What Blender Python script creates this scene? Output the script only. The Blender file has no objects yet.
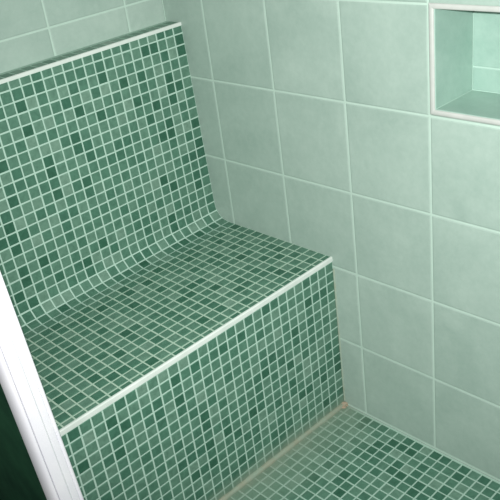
import bpy, bmesh, math, random
from mathutils import Vector, Matrix
random.seed(7)
S = 0.025                      # one mosaic pitch in metres
FZ = -16.246                   # finished floor height, in pitches below the seat edge
col = bpy.context.scene.collection

def P(x, y, z):                # pitches -> metres, floor at z = 0
    return Vector((x * S, y * S, (z - FZ) * S))

# ------------------------------------------------------------------ materials
def new_mat(name):
    m = bpy.data.materials.new(name); m.use_nodes = True
    nt = m.node_tree; nt.nodes.clear()
    out = nt.nodes.new('ShaderNodeOutputMaterial'); b = nt.nodes.new('ShaderNodeBsdfPrincipled')
    nt.links.new(b.outputs[0], out.inputs[0])
    return m, nt, b

def srgb(r, g, b):
    f = lambda c: (c / 255 / 12.92) if c / 255 <= .04045 else ((c / 255 + .055) / 1.055) ** 2.4
    return (f(r), f(g), f(b), 1)

def N(nt, t, **kw):
    n = nt.nodes.new(t)
    for k, v in kw.items(): setattr(n, k, v)
    return n

def noise(nt, scale, detail=3, rough=.55, vec=None, dist=0.):
    n = N(nt, 'ShaderNodeTexNoise'); n.inputs['Scale'].default_value = scale
    n.inputs['Detail'].default_value = detail; n.inputs['Roughness'].default_value = rough
    n.inputs['Distortion'].default_value = dist
    if vec is not None: nt.links.new(vec, n.inputs['Vector'])
    return n

def ramp(nt, fac, stops):
    r = N(nt, 'ShaderNodeValToRGB'); e = r.color_ramp.elements
    while len(e) < len(stops): e.new(.5)
    for i, (p, c) in enumerate(stops): e[i].position = p; e[i].color = c
    nt.links.new(fac, r.inputs[0]); return r

def mix(nt, fac, a, b, mode='MIX'):
    m = N(nt, 'ShaderNodeMix', data_type='RGBA', blend_type=mode)
    for sock, v in ((0, fac), (6, a), (7, b)):
        if isinstance(v, (int, float)): m.inputs[sock].default_value = v
        elif isinstance(v, tuple): m.inputs[sock].default_value = v
        else: nt.links.new(v, m.inputs[sock])
    return m.outputs[2]

def rng(nt, val, a, b, c=0., d=1.):
    m = N(nt, 'ShaderNodeMapRange'); m.interpolation_type = 'SMOOTHSTEP'
    for i, v in enumerate((a, b, c, d), 1): m.inputs[i].default_value = v
    nt.links.new(val, m.inputs[0]); return m.outputs[0]

def math_(nt, op, a, b=0.):
    m = N(nt, 'ShaderNodeMath', operation=op)
    for i, v in enumerate((a, b)):
        if isinstance(v, (int, float)): m.inputs[i].default_value = v
        else: nt.links.new(v, m.inputs[i])
    return m.outputs[0]

def attr(nt, name):
    a = N(nt, 'ShaderNodeAttribute'); a.attribute_name = name; a.attribute_type = 'GEOMETRY'; return a

MOSAIC = [(0.0, srgb(44, 88, 68)), (.2, srgb(60, 104, 85)), (.45, srgb(78, 119, 100)),
          (.75, srgb(94, 130, 112)), (.92, srgb(110, 142, 125)), (1.0, srgb(134, 152, 140))]
def mosaic_mat(name, grout, stain=False):
    m, nt, b = new_mat(name)
    sh = attr(nt, 'shade').outputs['Fac']; tl = attr(nt, 'is_tile').outputs['Fac']
    obj = N(nt, 'ShaderNodeNewGeometry').outputs['Position']
    base = ramp(nt, sh, MOSAIC).outputs[0]
    n1 = noise(nt, 75, 3, .6, obj, .6)
    base = mix(nt, .8, base, ramp(nt, n1.outputs[0], [(.3, (.72, .76, .74, 1)), (.7, (1.16, 1.12, 1.12, 1))]).outputs[0], 'MULTIPLY')
    n2 = noise(nt, 30, 2, .5, obj)
    gr = mix(nt, n2.outputs[0], grout, tuple(c * .86 for c in grout[:3]) + (1,))
    c = mix(nt, tl, gr, base)
    if stain:      # lime scale and rust-brown dirt with an uneven edge, near the foot of the bench
        xyz = N(nt, 'ShaderNodeSeparateXYZ'); nt.links.new(obj, xyz.inputs[0])
        n3 = noise(nt, 14, 4, .65, obj)
        if stain == 'floor':
            d = math_(nt, 'ADD', math_(nt, 'MULTIPLY', xyz.outputs[1], -1.0), math_(nt, 'MULTIPLY', n3.outputs[0], -.10))
            f = rng(nt, d, -.045, .12, .6, 0.); f2 = rng(nt, d, -.06, -.01, .55, 0.)
            fx = rng(nt, xyz.outputs[0], -.42, -.1, .8, 1.)
            f = math_(nt, 'MULTIPLY', f, fx)
        else:
            d = math_(nt, 'ADD', xyz.outputs[2], math_(nt, 'MULTIPLY', n3.outputs[0], -.05))
            f = rng(nt, d, -.022, .025, .6, 0.); f2 = rng(nt, d, -.03, -.005, .5, 0.)
        c = mix(nt, f, c, srgb(126, 146, 128))
        c = mix(nt, f2, c, srgb(128, 140, 122))
    nt.links.new(c, b.inputs['Base Color'])
    r = N(nt, 'ShaderNodeMapRange'); nt.links.new(tl, r.inputs[0])
    r.inputs[3].default_value = .85; r.inputs[4].default_value = .34
    nt.links.new(r.outputs[0], b.inputs['Roughness'])
    b.inputs['Specular IOR Level'].default_value = .35
    bp = N(nt, 'ShaderNodeBump'); bp.inputs['Strength'].default_value = .12; bp.inputs['Distance'].default_value = .002
    n4 = noise(nt, 160, 3, .6, obj); nt.links.new(n4.outputs[0], bp.inputs['Height']); nt.links.new(bp.outputs[0], b.inputs['Normal'])
    return m

def big_tile_mat(name, ca, cb, grout, rough=.3):
    m, nt, b = new_mat(name)
    sh = attr(nt, 'shade').outputs['Fac']; tl = attr(nt, 'is_tile').outputs['Fac']
    obj = N(nt, 'ShaderNodeNewGeometry').outputs['Position']
    off = N(nt, 'ShaderNodeCombineXYZ'); nt.links.new(math_(nt, 'MULTIPLY', sh, 9.), off.inputs[0]); nt.links.new(math_(nt, 'MULTIPLY', sh, 5.), off.inputs[2])
    add = N(nt, 'ShaderNodeVectorMath', operation='ADD'); nt.links.new(obj, add.inputs[0]); nt.links.new(off.outputs[0], add.inputs[1])
    n1 = noise(nt, 7, 5, .62, add.outputs[0], .5)
    c = ramp(nt, n1.outputs[0], [(.22, ca), (.76, cb)]).outputs[0]
    n2 = noise(nt, 70, 3, .7, add.outputs[0])
    c = mix(nt, .35, c, ramp(nt, n2.outputs[0], [(.35, (.86, .9, .88, 1)), (.65, (1.08, 1.06, 1.06, 1))]).outputs[0], 'MULTIPLY')
    c = mix(nt, 1., c, ramp(nt, sh, [(0, (.955, .965, .96, 1)), (1, (1.03, 1.02, 1.02, 1))]).outputs[0], 'MULTIPLY')
    n3 = noise(nt, 22, 3, .6, obj)
    g = mix(nt, n3.outputs[0], grout, tuple(x * .84 for x in grout[:3]) + (1,))
    c = mix(nt, tl, g, c)
    nt.links.new(c, b.inputs['Base Color'])
    r = N(nt, 'ShaderNodeMapRange'); nt.links.new(tl, r.inputs[0])
    r.inputs[3].default_value = .85; r.inputs[4].default_value = rough
    nt.links.new(r.outputs[0], b.inputs['Roughness'])
    b.inputs['Specular IOR Level'].default_value = .35
    bp = N(nt, 'ShaderNodeBump'); bp.inputs['Strength'].default_value = .1; bp.inputs['Distance'].default_value = .004
    n4 = noise(nt, 45, 3, .6, obj); nt.links.new(n4.outputs[0], bp.inputs['Height']); nt.links.new(bp.outputs[0], b.inputs['Normal'])
    return m

def plain_mat(name, c, rough=.4, c2=None, scale=20, spec=.5, stops=(.35, .65)):
    m, nt, b = new_mat(name)
    obj = N(nt, 'ShaderNodeNewGeometry').outputs['Position']
    n = noise(nt, scale, 3, .6, obj)
    c2 = c2 or tuple(x * .93 for x in c[:3]) + (1,)
    nt.links.new(ramp(nt, n.outputs[0], [(stops[0], c), (stops[1], c2)]).outputs[0], b.inputs['Base Color'])
    b.inputs['Roughness'].default_value = rough; b.inputs['Specular IOR Level'].default_value = spec
    return m

GROUT = srgb(172, 202, 186)
M_mosaic = mosaic_mat('green_mosaic', GROUT)
M_seat = mosaic_mat('green_mosaic_seat', srgb(172, 198, 178))
M_front = mosaic_mat('green_mosaic_front', GROUT, 'front')
M_floor = mosaic_mat('green_mosaic_floor', srgb(162, 192, 176), 'floor')
M_big = big_tile_mat('pale_green_tile', srgb(145, 167, 156), srgb(164, 184, 173), srgb(182, 206, 192))
M_niche = big_tile_mat('mint_niche_tile', srgb(136, 168, 155), srgb(160, 187, 175), srgb(174, 202, 189))
M_white = plain_mat('white_plastic_trim', srgb(212, 220, 213), .4, srgb(200, 210, 202))
M_frame = plain_mat('ivory_plastic_strip', srgb(186, 190, 184), .4, srgb(176, 181, 175))
M_post = plain_mat('white_lacquered_aluminium', srgb(240, 239, 243), .4, srgb(234, 234, 240))
M_groove = plain_mat('grey_rubber', srgb(96, 96, 102), .6)
M_dark = plain_mat('dark_green_wall', srgb(44, 90, 64), .7, srgb(28, 66, 48), 9, .12)
M_seal = plain_mat('stained_sealant', srgb(140, 146, 126), .6, srgb(134, 152, 134), 30)
M_seal2 = plain_mat('pale_sealant', srgb(146, 158, 138), .6, srgb(150, 172, 156), 30)
M_rust = plain_mat('rusty_sealant', srgb(152, 134, 112), .7, srgb(138, 140, 120), 90)
M_outer = plain_mat('bathroom_floor_tile', srgb(120, 150, 134), .5, srgb(104, 136, 120), 6)

# ------------------------------------------------------------------ helpers
def link(name, me, mat, parent=None):
    o = bpy.data.objects.new(name, me); col.objects.link(o)
    if mat: me.materials.append(mat)
    if parent is not None: o.parent = parent
    return o

# glaze tone of single mosaic chips, column.row: D darkest, d dark, l light, L palest
KNOWN = {
    'backrest': {'D': '0.1 0.2 0.9 0.11 0.12 1.5 1.15 2.4 2.5 2.6 3.1 3.8 3.9 3.20 4.1 4.6 4.9 4.14 5.3 5.13 5.17 6.5 7.3 9.2 10.5 10.20 12.4 13.3 13.6 13.7 13.10 13.16 15.17 16.7 16.8 16.10 17.2 17.4 18.17 19.15 19.20 20.6 20.9 20.12 21.11 21.13 21.15 21.16 21.18 22.12 22.17', 'd': '0.13 0.14 1.7 1.10 1.20 2.0 2.2 2.12 3.10 3.17 5.4 6.0 6.20 9.1 10.3 10.19 12.17 12.20 13.20 14.10 15.1 15.18 16.9 16.12 16.13 16.17 18.5 18.11 18.15 19.8 22.18 22.19', 'l': '1.1 1.11 2.8 2.10 3.4 6.4 7.19 13.4 14.12 14.15 15.16 15.19 17.6 17.15 18.4 21.17 22.15', 'L': '0.19 1.2 1.6 1.9 2.19 3.5 3.19 5.10 5.16 6.13 7.5 8.6 9.3 11.3 11.16 13.18 14.17 14.19 15.4 15.6 15.9 15.10 16.2 17.5 18.10 18.19 19.13 19.19 20.11 20.19 21.8', },
    'seat': {'D': '0.12 1.5 4.2 4.7 9.5 10.7 10.12 12.11 13.2 14.11 15.9 17.11 18.6 19.1 23.3 26.3', 'd': '0.9 1.6 2.9 2.12 3.0 3.7 3.9 4.1 5.3 5.4 5.10 5.12 7.3 7.4 9.1 11.0 11.2 11.4 11.7 14.5 17.3 17.6 18.10 19.10 20.6 24.1 25.2', 'l': '2.11 8.7 12.0 16.2 18.8 20.12 24.2 25.1', 'L': '10.2', },
    'front_panel': {'D': '0.11 0.12 1.3 2.12 2.15 3.3 4.12 5.5 6.8 9.7 11.2 11.10 13.2 13.11 14.10 16.7 16.10 16.12 18.2 18.4 18.12 23.3 24.2 24.5 27.4', 'd': '0.10 0.15 1.9 2.11 3.1 3.5 4.8 6.11 7.1 7.14 8.15 9.3 9.6 9.14 10.10 11.12 14.2 14.15 16.11 16.15 17.12 18.14 23.1 24.3 24.7 25.5', 'l': '2.2 2.9 4.1 5.1 6.14 11.1 12.11 15.8 19.4 21.2 24.1', 'L': '4.9 4.10 5.13 7.4 15.10 17.1 18.11 21.1 26.2', },
    'floor': {'D': '36.55 36.58 38.56 40.50 41.52 41.53 42.56 43.56 44.53 44.55 45.51 45.59', 'd': '34.57 35.58 36.61 37.55 37.56 37.61 38.55 38.58 39.57 39.60 39.61 40.52 40.54 40.61 41.49 41.51 41.56 42.51 42.57 43.51 43.55 45.53 45.54 45.57', 'l': '37.58 38.60 38.61 39.51 39.54 40.53 42.59 43.53 43.58 45.55', 'L': '33.61 35.59 42.52 43.54 43.57 45.52', },
}
TONE = {'D': .1, 'd': .27, 'l': .74, 'L': .88}
CHIP = {k: {tuple(map(int, t.split('.'))): TONE[c] for c, ts in v.items() for t in ts.split()} for k, v in KNOWN.items()}

def axis(lines, a, b, g, bv):
    """Coordinates along one direction of a tiled surface: (value, cell or None, raised?)."""
    pts = [(a, None, 0)]; k = 0
    for l, r in zip(lines[:-1], lines[1:]):
        l2, r2 = max(l, a), min(r, b)
        if r2 - l2 < 2 * (g / 2 + bv) + .03: k += 1; continue
        gl = g / 2 if l2 == l else g * .28
        gr = g / 2 if r2 == r else g * .28
        pts += [(l2 + gl, k, 0), (l2 + gl + bv, k, 1), (r2 - gr - bv, k, 1), (r2 - gr, k, 0)]
        k += 1
    pts.append((b, None, 0)); return pts

def tiled(name, mat, pos, ulines, ur, vlines, vr, g=.13, bv=.05, h=.035, jit=.012, back=None, parent=None,
          skip=None, shade=None, warp=None):
    """One continuous relief mesh of tiles and joints. pos(u,v,h) -> pitches. skip(u,v) leaves an opening."""
    U = axis(ulines, ur[0], ur[1], g, bv); V = axis(vlines, vr[0], vr[1], g, bv)
    J = {}; SH = {}
    bm = bmesh.new(); vs = {}
    fs = bm.faces.layers.float.new('shade'); ft = bm.faces.layers.float.new('is_tile')
    def cell(ci, cj):
        if (ci, cj) not in J:
            J[ci, cj] = (random.uniform(-jit, jit), random.uniform(-jit, jit), random.uniform(-1, 1) * jit * .8)
            r = random.random()
            SH[ci, cj] = shade() if shade else r
            if (ci, cj) in CHIP.get(name, {}): SH[ci, cj] = CHIP[name][ci, cj] + random.uniform(-.04, .04)
        return J[ci, cj]
    def vert(i, j):
        if (i, j) in vs: return vs[i, j]
        u, ci, hu = U[i]; v, cj, hv = V[j]; hh = 0
        if ci is not None and cj is not None:
            du, dv, rot = cell(ci, cj)
            cu = (ulines[ci] + ulines[ci + 1]) / 2; cv = (vlines[cj] + vlines[cj + 1]) / 2
            full = ur[0] <= ulines[ci] and ulines[ci + 1] <= ur[1] and vr[0] <= vlines[cj] and vlines[cj + 1] <= vr[1]
            if full:
                u, v = u + du - rot * (v - cv), v + dv + rot * (u - cu)
            hh = h * hu * hv
        vs[i, j] = bm.verts.new(P(*pos(u, v, hh))); return vs[i, j]
    for i in range(len(U) - 1):
        for j in range(len(V) - 1):
            um = (U[i][0] + U[i + 1][0]) / 2; vm = (V[j][0] + V[j + 1][0]) / 2
            if skip and skip(um, vm): continue
            f = bm.faces.new((vert(i, j), vert(i + 1, j), vert(i + 1, j + 1), vert(i, j + 1)))
            ci = U[i][1] if U[i][1] == U[i + 1][1] else None
            cj = V[j][1] if V[j][1] == V[j + 1][1] else None
            if ci is not None and cj is not None:
                cell(ci, cj); f[fs] = SH[ci, cj]; f[ft] = 1.
            else: f[fs] = .5; f[ft] = 0.
    if back is not None:       # body behind the tiled face
        be = [e for e in bm.edges if len(e.link_faces) == 1]
        B = Vector(back) * S
        r = bmesh.ops.extrude_edge_only(bm, edges=be)
        nv = [x for x in r['geom'] if isinstance(x, bmesh.types.BMVert)]
        for v_ in nv: v_.co += B
        near = {}
        for v_ in nv: near[tuple(round(c, 6) for c in (v_.co - B))] = v_
        nu, nV = len(U) - 1, len(V) - 1
        L = [near.get(tuple(round(c, 6) for c in vs[0, j].co)) for j in range(nV + 1)]
        Q = [near.get(tuple(round(c, 6) for c in vs[nu, j].co)) for j in range(nV + 1)]
        if all(L) and all(Q):      # close the body with long strips that follow the profile
            bm.faces.ensure_lookup_table()
            for j in range(nV):
                fc = bm.faces.new((L[j], L[j + 1], Q[j + 1], Q[j])); fc[fs] = .5
    bmesh.ops.recalc_face_normals(bm, faces=bm.faces)
    me = bpy.data.meshes.new(name); bm.to_mesh(me); bm.free()
    return link(name, me, mat, parent)

def prism(name, mat, prof, path, parent=None, closed=True):
    """Sweep a closed profile (list of 2D) along path frames [(origin, axisA, axisB), ...] in pitches."""
    bm = bmesh.new(); rings = []
    for o_, a_, b_ in path:
        rings.append([bm.verts.new(P(*(Vector(o_) + Vector(a_) * p[0] + Vector(b_) * p[1]))) for p in prof])
    n = len(prof)
    for r0, r1 in zip(rings[:-1], rings[1:]):
        for i in range(n): bm.faces.new((r0[i], r0[(i + 1) % n], r1[(i + 1) % n], r1[i]))
    bm.faces.new(rings[0]); bm.faces.new(rings[-1][::-1])
    bmesh.ops.recalc_face_normals(bm, faces=bm.faces)
    me = bpy.data.meshes.new(name); bm.to_mesh(me); bm.free()
    for p in me.polygons: p.use_smooth = False
    return link(name, me, mat, parent)

def thing(name, label, cat, loc=(0, 0, 0)):
    o = bpy.data.objects.new(name, None); col.objects.link(o)
    o.location = loc; o['label'] = label; o['category'] = cat; o.empty_display_size = .05
    return o
def adopt(root):
    """Keep world-built child meshes in place under an Empty that is not at the origin."""
    for c in root.children: c.data.transform(Matrix.Translation(-root.location))
def smooth(o, ang=35):
    for p in o.data.polygons: p.use_smooth = True
    o.data.set_sharp_from_angle(angle=math.radians(ang))

# ------------------------------------------------------------------ bench geometry
LEAN = .040
def xl(z): return -29.70 - LEAN * (z - 1.6)       # inner face of the left partition (slightly out of plumb)
FA, BA, FT, BT = .020, -.019, -.019, -.004
def B(x, y, z):                                    # the bench is built a touch out of square and level
    k = -x; t = min(1, max(0, y / 15.3))
    return (x, y + k * (FA + (BA - FA) * t), z + k * (FT + (BT - FT) * t))
SZ, SY, BY, SL, BZ, BX = .429, 1.655, 15.332, .040, 19.239, -.087
YW = 18.30                                          # wall behind
def ywall(x): return YW + BA * -x
R = 1.6
# profile of backrest + cove as a poly-line with arc length, v = 0 on the first whole joint below the top
prof = []
ztop = 19.92
zc = SZ + R
for i in range(60):
    z = ztop - (ztop - zc) * i / 60; prof.append((BY + SL * (z - SZ), z))
for i in range(0, 41):
    a = math.pi / 2 * i / 40
    prof.append((BY + SL * R * (1 - i / 40) - R + R * math.cos(a), SZ + R - R * math.sin(a)))
prof.append((SY + 11, SZ))
cum = [0]
for p, q in zip(prof[:-1], prof[1:]): cum.append(cum[-1] + math.dist(p, q))
vtop = BZ - ztop; ztarget = 21.0
i16 = min(range(len(prof)), key=lambda i: abs(prof[i][1] - (BZ - 16)))
def v_of(i):
    if i <= i16: return vtop + cum[i]
    v16 = vtop + cum[i16]
    return v16 + (ztarget - v16) * (cum[i] - cum[i16]) / (cum[-1] - cum[i16])
VV = [v_of(i) for i in range(len(prof))]
def back_pos(u, v, h):
    v = min(max(v, VV[0]), VV[-1])
    for i in range(len(VV) - 1):
        if v <= VV[i + 1] + 1e-9: break
    t = (v - VV[i]) / (VV[i + 1] - VV[i])
    y = prof[i][0] + (prof[i + 1][0] - prof[i][0]) * t; z = prof[i][1] + (prof[i + 1][1] - prof[i][1]) * t
    d = Vector((prof[i + 1][0] - prof[i][0], prof[i + 1][1] - prof[i][1])).normalized()
    n = (d.y, -d.x)                                 # towards the sitter
    x = -u
    lim = xl(z)
    if x < lim: x = lim
    return B(x, y + n[0] * h, z + n[1] * h)

def shade_wall():
    return min(.85, max(.15, random.gauss(.5, .17)))
def clampx(u, z): return max(-u, xl(z))
UL = [-i for i in range(-33, 1)][::-1]
UL = [float(i) for i in range(0, 32)]
UB = [u - BX - (1 if 0 else 0) for u in UL]
bench = thing('shower_bench', 'built-in shower bench covered in small green mosaic tiles with white edge trims', 'bench', P(-15, 0, FZ))

uend = 30.6
# seat: v runs from the front towards the back
o_seat = tiled('seat', M_seat, lambda u, v, h: B(clampx(u, SZ), v, SZ + h), UL, (0.02, -xl(SZ)),
               [SY - 2 + i for i in range(0, 14)], (.10, SY + 11), back=(0, 0, -1.2), parent=bench, shade=shade_wall)
ub = [0.0] + [k + .087 for k in range(1, 33)]
def wob(u): return u
o_back = tiled('backrest', M_mosaic, back_pos, ub, (0.02, 30.35), [-1.0 + i for i in range(0, 23)], (vtop, 21.0), back=(0, 1.3, 0),
               parent=bench, shade=shade_wall)
def front_pos(u, v, h):
    return B(clampx(u, -v), -h, -v)
o_front = tiled('front_panel', M_front, front_pos, UL, (0.02, 30.35), [float(i) for i in range(-1, 18)], (.02, 16.22), back=(0, 1.2, 0), parent=bench, shade=shade_wall)
# ledge on top of the backrest
TT = 20.22
yb_top = BY + SL * (TT - SZ)
o_ledge = tiled('top_ledge', M_mosaic, lambda u, v, h: (lambda q: (q[0], q[1], q[2] + h))(B(clampx(u, TT), yb_top + .16 + v * (ywall(-u) - B(-u, yb_top + .16, 0)[1]), TT - .06)),
                ub, (0.02, 30.35), [-.1, .78], (0, .98), g=.17, back=(0, 0, -.9), parent=bench, shade=lambda: random.uniform(.3, 1))
# fix v-lines of the ledge: joints are in fractions of its depth
# white edge trims
def qround(r, n=6):
    """Quarter-round corner strip: a = outwards from the face, b = up."""
    pts = []
    for i in range(n + 1):
        a = math.pi / 2 * i / n
        pts.append((-r + r * math.cos(a), -r + r * math.sin(a)))
    return pts
rr = .36
def trim(name, y, z, label, fh=.40, up=.04):
    prof_f = [(.06, -fh)] + [(.06 + x, up + z_) for x, z_ in qround(.11)] + [(-.13, up), (-.13, -.12), (-.11, -fh)]
    path = []
    for i in range(13):
        t = i / 12; x = -.03 + t * (xl(z) + .05)
        path.append((B(x, y, z), (0, -1, 0), (0, 0, 1)))
    o = prism(name, M_white, prof_f, path, bench); smooth(o, 40); o['label'] = label; return o
trim('edge_trim', 0, SZ, 'white strip along the front edge of the seat')
trim('edge_trim', BY + SL * (TT - SZ) - .02, TT, 'white strip along the top edge of the backrest', .30, .0)
adopt(bench)

# ------------------------------------------------------------------ walls and floor
def tag_s(o): o['kind'] = 'structure'; return o
GY, GZ = 7.752, 7.80
ylines = [-2.767 + GY * i for i in range(-9, 4)]
zlines = [-.484 + GZ * i for i in range(-3, 9)]
NY0, NY1, NZ0, NZ1 = -25.95, -10.72, 15.52, 22.92    # niche opening in the right wall
def wr_skip(u, v): return NY0 < u < NY1 and NZ0 < v < NZ1
# make opening edges coincide with grid lines by adding narrow border columns through three meshes in one
def wall_right():
    parts = []
    bm_all = bmesh.new(); 
    return None
YB, YF, ZT = YW, -70., 74.
def build_right():
    # one continuous relief mesh; grid coordinates are extended with the opening's edges
    g, bv, h, jit = .16, .09, .03, .0
    U = axis(ylines, YF, YB, g, bv); V = axis(zlines, FZ, ZT, g, bv)
    def insert(A, val):
        for i in range(len(A) - 1):
            if A[i][0] < val < A[i + 1][0]:
                c = A[i][1] if A[i][1] == A[i + 1][1] else None
                hh = min(A[i][2], A[i + 1][2]); A.insert(i + 1, (val, c, hh)); return
    for val in (NY0, NY1): insert(U, val)
    for val in (NZ0, NZ1): insert(V, val)
    bm = bmesh.new(); fs = bm.faces.layers.float.new('shade'); ft = bm.faces.layers.float.new('is_tile'); vs = {}; SH = {}
    wu = {}; 
    def vert(i, j):
        if (i, j) not in vs:
            u, ci, hu = U[i]; v, cj, hv = V[j]
            vs[i, j] = bm.verts.new(P(-h * hu * hv, u, v))
        return vs[i, j]
    for i in range(len(U) - 1):
        for j in range(len(V) - 1):
            um = (U[i][0] + U[i + 1][0]) / 2; vm = (V[j][0] + V[j + 1][0]) / 2
            if wr_skip(um, vm): continue
            f = bm.faces.new((vert(i, j), vert(i + 1, j), vert(i + 1, j + 1), vert(i, j + 1)))
            ci = U[i][1] if U[i][1] == U[i + 1][1] else None; cj = V[j][1] if V[j][1] == V[j + 1][1] else None
            if ci is not None and cj is not None:
                f[fs] = SH.setdefault((ci, cj), random.random()); f[ft] = 1.
    # wall body: outer shell 6 pitches thick around the niche box
    be = [e for e in bm.edges if len(e.link_faces) == 1]
    r = bmesh.ops.extrude_edge_only(bm, edges=be)
    for v_ in r['geom']:
        if isinstance(v_, bmesh.types.BMVert): v_.co.x += 6.2 * S
    bmesh.ops.recalc_face_normals(bm, faces=bm.faces)
    me = bpy.data.meshes.new('wall_right'); bm.to_mesh(me); bm.free()
    return link('wall_right', me, M_big)
tag_s(build_right())

xlines = [-4.263 - 8 * i for i in range(-1, 6)][::-1]
zl_b = [22.45 + 7.8 * i for i in range(-6, 8)]
tag_s(tiled('wall_back', M_big, lambda u, v, h: (u, ywall(u) - h, v), [-4.263 - 8 * i for i in range(8, -2, -1)], (-60, 0), zl_b, (FZ, ZT),
            g=.16, bv=.09, h=.03, jit=.0, back=(0, 4, 0)))
# shower floor: mosaic with joints that line up with the wall tiles
FP = .969
tag_s(tiled('floor', M_floor, lambda u, v, h: (u, v, FZ - .04 + h), [-.18 - FP * i for i in range(46, -2, -1)], (-30.2, 0),
            [-2.767 + FP * i for i in range(-60, 10)], (-46, 3), g=.13, h=.04, back=(0, 0, -2), shade=shade_wall))
def box(name, mat, a, b, parent=None, shear=0., bev=0.):
    bm = bmesh.new(); bmesh.ops.create_cube(bm, size=1)
    for v in bm.verts:
        v.co = Vector([(a[i] + b[i]) / 2 + v.co[i] * (b[i] - a[i]) for i in range(3)])
        v.co.x += -shear * (v.co.z - 1.6)
    for v in bm.verts: v.co = P(*v.co)
    if bev: bmesh.ops.bevel(bm, geom=bm.edges[:], offset=bev * S, segments=2, affect='EDGES', profile=.5)
    bmesh.ops.recalc_face_normals(bm, faces=bm.faces)
    me = bpy.data.meshes.new(name); bm.to_mesh(me); bm.free()
    return link(name, me, mat, parent)
tag_s(box('floor_outside', M_outer, (-90, -80, FZ - 2.2), (-30.2, YW, FZ - .04)))
tag_s(box('wall_left', M_dark, (-31.40, -1.3, FZ - .04), (-29.77, YW + .45, ZT), shear=LEAN))

# ------------------------------------------------------------------ niche
niche = thing('wall_niche', 'recessed pale green tiled niche framed by white strips in the right wall', 'niche', P(0, (NY0 + NY1) / 2, NZ0))
DN = 4.85
big = [-100.0, 100.0]
def panel(name, pos, ul, ur, vl, vr, back):
    return tiled(name, M_niche, pos, ul, ur, vl, vr, g=.1, bv=.06, h=.02, jit=0, back=back, parent=niche)
zi0, zi1 = NZ0 + .15, NZ1 - .10
yi1, yi0 = NY1 - .27, NY0 + .27
panel('back_panel', lambda u, v, h: (DN - h, u, v), [yi0, -18.3, yi1 + .02], (yi0, yi1), [zi0, 17.45, zi1 + .1], (zi0, zi1), (.8, 0, 0))
panel('side_panel', lambda u, v, h: (u, yi1 - h, v), [-1., DN], (.02, DN), [zi0, zi1], (zi0, zi1), (0, .1, 0))
panel('side_panel', lambda u, v, h: (u, yi0 + h, v), [-1., DN], (.02, DN), [zi0, zi1], (zi0, zi1), (0, -.1, 0))
panel('shelf_panel', lambda u, v, h: (u, v, zi0 + h), [-1., DN], (.02, DN), [yi0, -18.3, yi1], (yi0, yi1), (0, 0, -.3))
panel('top_panel', lambda u, v, h: (u, v, zi1 - h), [-1., DN], (.02, DN), [yi0, -18.3, yi1], (yi0, yi1), (0, 0, .1))
# mitred rounded frame strips, standing a little proud of the wall
w = .38
def strip(name, p0, p1, inward):
    """p0,p1 = outer corners (y,z) on the wall; inward = unit vector (y,z) into the opening."""
    n = 7; pr = [(0., -.02)]
    for i in range(n + 1):
        a = math.pi * i / n; pr.append((w / 2 - w / 2 * math.cos(a), .04 + .09 * math.sin(a)))
    pr += [(w, -.3), (w - .12, -.3), (w - .12, -.02)]
    d = Vector((p1[0] - p0[0], p1[1] - p0[1])).normalized()
    bm = bmesh.new(); rings = []
    for c, s in ((p0, 1), (p1, -1)):
        rings.append([bm.verts.new(P(-b_, c[0] + inward[0] * a_ + s * d.x * a_, c[1] + inward[1] * a_ + s * d.y * a_)) for a_, b_ in pr])
    m_ = len(pr)
    for i in range(m_): bm.faces.new((rings[0][i], rings[0][(i + 1) % m_], rings[1][(i + 1) % m_], rings[1][i]))
    bm.faces.new(rings[0]); bm.faces.new(rings[1][::-1]); bmesh.ops.recalc_face_normals(bm, faces=bm.faces)
    me = bpy.data.meshes.new(name); bm.to_mesh(me); bm.free()
    o = link(name, me, M_frame, niche); smooth(o, 40); return o
oy1, oy0, oz0, oz1 = -10.58, -26.09, 15.27, 23.02
strip('frame_strip', (oy1, oz0), (oy1, oz1), (-1, 0))
strip('frame_strip', (oy0, oz0), (oy0, oz1), (1, 0))
strip('frame_strip', (oy0, oz0), (oy1, oz0), (0, 1))
strip('frame_strip', (oy0, oz1), (oy1, oz1), (0, -1))
adopt(niche)

# ------------------------------------------------------------------ shower door post
post = thing('door_post', 'white upright shower door post standing at the left end of the bench', 'door post', P(-30.7, -2, FZ))
def extr(name, mat, pts, z0=FZ + .0, z1=ZT - 2):
    path = [((.07 - LEAN * (z - 1.6), 0, z), (1, 0, 0), (0, 1, 0)) for z in (z0, z1)]
    return prism(name, mat, pts, path, post)
yf = -2.0
def arc(cx, cy, r, a0, a1, n=7): return [(cx + r * math.cos(math.radians(a0 + (a1 - a0) * i / n)), cy + r * math.sin(math.radians(a0 + (a1 - a0) * i / n))) for i in range(n + 1)]
# rounded outer section | groove | flat cover strip with a shallow step | bead at the shower side
outer = [(-31.07, -1.0)] + arc(-31.10, yf + .03, .03, 0, -90, 3) + [(-31.12 - .40 * math.sin(math.radians(a)), yf + .95 - .95 * math.cos(math.radians(a))) for a in range(0, 91, 9)] + [(-31.52, -1.0)]
o = extr('outer_profile', M_post, outer); smooth(o, 30); o['label'] = 'rounded outer section of the white post'
cov = [(-29.72, -1.65)] + arc(-29.78, yf + .14, .06, 0, -90, 3) + [(-30.2, yf + .07), (-30.3, yf)] + arc(-30.96, yf + .05, .05, -90, -180, 3) + [(-31.02, -1.65)]
o = extr('cover_strip', M_post, cov); smooth(o, 25)
bead = [(-29.42, -1.65)] + arc(-29.56, yf + .24, .14, 0, -180, 6) + [(-29.70, -1.65)]
o = extr('edge_bead', M_post, bead); smooth(o, 40)
o = extr('seal_strip', M_groove, [(-29.4, -1.66), (-29.4, -1.60), (-31.3, -1.60), (-31.3, -1.66)])
o['label'] = 'grey seal between the post sections'
adopt(post)

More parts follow.
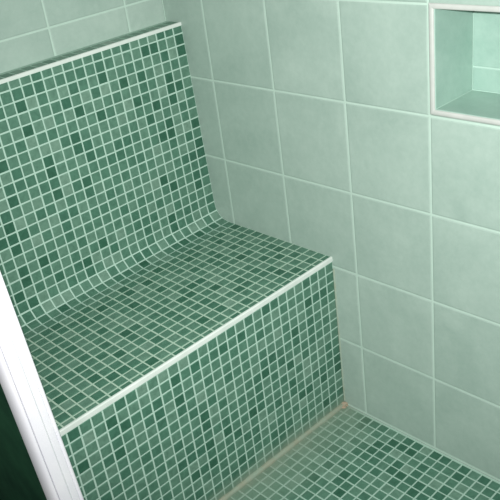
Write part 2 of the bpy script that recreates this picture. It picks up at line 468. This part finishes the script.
# ------------------------------------------------------------------ sealant
def bead_mesh(name, mat, pts, r, label=None):
    bm = bmesh.new(); rings = []
    for i, p in enumerate(pts):
        a = pts[max(0, i - 1)]; b_ = pts[min(len(pts) - 1, i + 1)]
        d = (Vector(b_) - Vector(a)).normalized()
        up = Vector((0, 0, 1)) if abs(d.z) < .9 else Vector((1, 0, 0))
        s = d.cross(up).normalized(); t = s.cross(d)
        rad = r * random.uniform(.8, 1.2)
        rings.append([bm.verts.new(P(*(Vector(p) + s * rad * math.cos(k * math.pi / 4) + t * rad * math.sin(k * math.pi / 4)))) for k in range(8)])
    for r0, r1 in zip(rings[:-1], rings[1:]):
        for k in range(8): bm.faces.new((r0[k], r0[(k + 1) % 8], r1[(k + 1) % 8], r1[k]))
    bm.faces.new(rings[0]); bm.faces.new(rings[-1][::-1]); bmesh.ops.recalc_face_normals(bm, faces=bm.faces)
    me = bpy.data.meshes.new(name); bm.to_mesh(me); bm.free()
    o = link(name, me, mat); smooth(o, 60)
    return o
pts = [B(-i * .5 - .3, -.02, 0)[:2] + (FZ + .02,) for i in range(59)]
o = bead_mesh('sealant_bead', M_seal, [(p[0], p[1] - .04, p[2]) for p in pts], .29)
o['label'] = 'stained beige sealant line between the bench front and the shower floor'; o['category'] = 'sealant'
o = bead_mesh('sealant_bead', M_seal2, [(-.02, -.10, FZ + .5 + i * .6) for i in range(26)], .10)
o['label'] = 'thin upright sealant line where the bench front meets the right wall'; o['category'] = 'sealant'
bm = bmesh.new(); bmesh.ops.create_icosphere(bm, subdivisions=4, radius=1)
for v in bm.verts:
    k = 1 + .18 * math.sin(5 * v.co.x + 3 * v.co.y) + .12 * math.cos(7 * v.co.z + 4 * v.co.x)
    q = v.co * k; v.co = P(-.32 + .46 * q.x, -.12 + .38 * q.y - q.x * .05, FZ - .02 + .32 * q.z + .1 * q.x)
me = bpy.data.meshes.new('rusty_patch'); bm.to_mesh(me); bm.free()
o = link('rusty_patch', me, M_rust); smooth(o, 60)
o['label'] = 'orange-brown rusty stain in the floor corner beside the bench'; o['category'] = 'stain'

# ------------------------------------------------------------------ light
world = bpy.data.worlds.new('bathroom_light'); bpy.context.scene.world = world; world.use_nodes = True
bg = world.node_tree.nodes['Background']; bg.inputs[0].default_value = (1., 1., .99, 1); bg.inputs[1].default_value = .19
C = P(-44.669, -40.875, 33.855)
Rm = Matrix(((0.708, -0.695, -0.124), (-0.407, -0.257, -0.876), (0.578, 0.671, -0.465)))
right, down, fwd = Rm[0].normalized(), Rm[1], Rm[2].normalized()
down = fwd.cross(right).normalized(); right = down.cross(fwd).normalized()
ld = bpy.data.lights.new('camera_flash', 'SPOT'); ld.shadow_soft_size = .012; ld.energy = 142; ld.color = (1., 1., .99)
ld.spot_size = math.radians(90); ld.spot_blend = 1.
lo = bpy.data.objects.new('camera_flash', ld); col.objects.link(lo)
lo.location = C - right * .012 - down * .03
aim = (fwd + right * (90 / 769.5) - down * (75 / 769.5)).normalized()
lo.rotation_euler = aim.to_track_quat('-Z', 'Y').to_euler()

# ------------------------------------------------------------------ camera
cd = bpy.data.cameras.new('camera'); cam = bpy.data.objects.new('camera', cd); col.objects.link(cam)
cd.sensor_width = 36; cd.lens = 769.518 / 500 * 36; cd.clip_start = .02
cam.location = C; cam.rotation_euler = Matrix((right, -down, -fwd)).transposed().to_euler()
sc = bpy.context.scene; sc.camera = cam
sc.view_settings.view_transform = 'Standard'; sc.view_settings.look = 'None'; sc.view_settings.gamma = 1
sc.view_settings.use_curve_mapping = False; sc.view_settings.exposure = 0
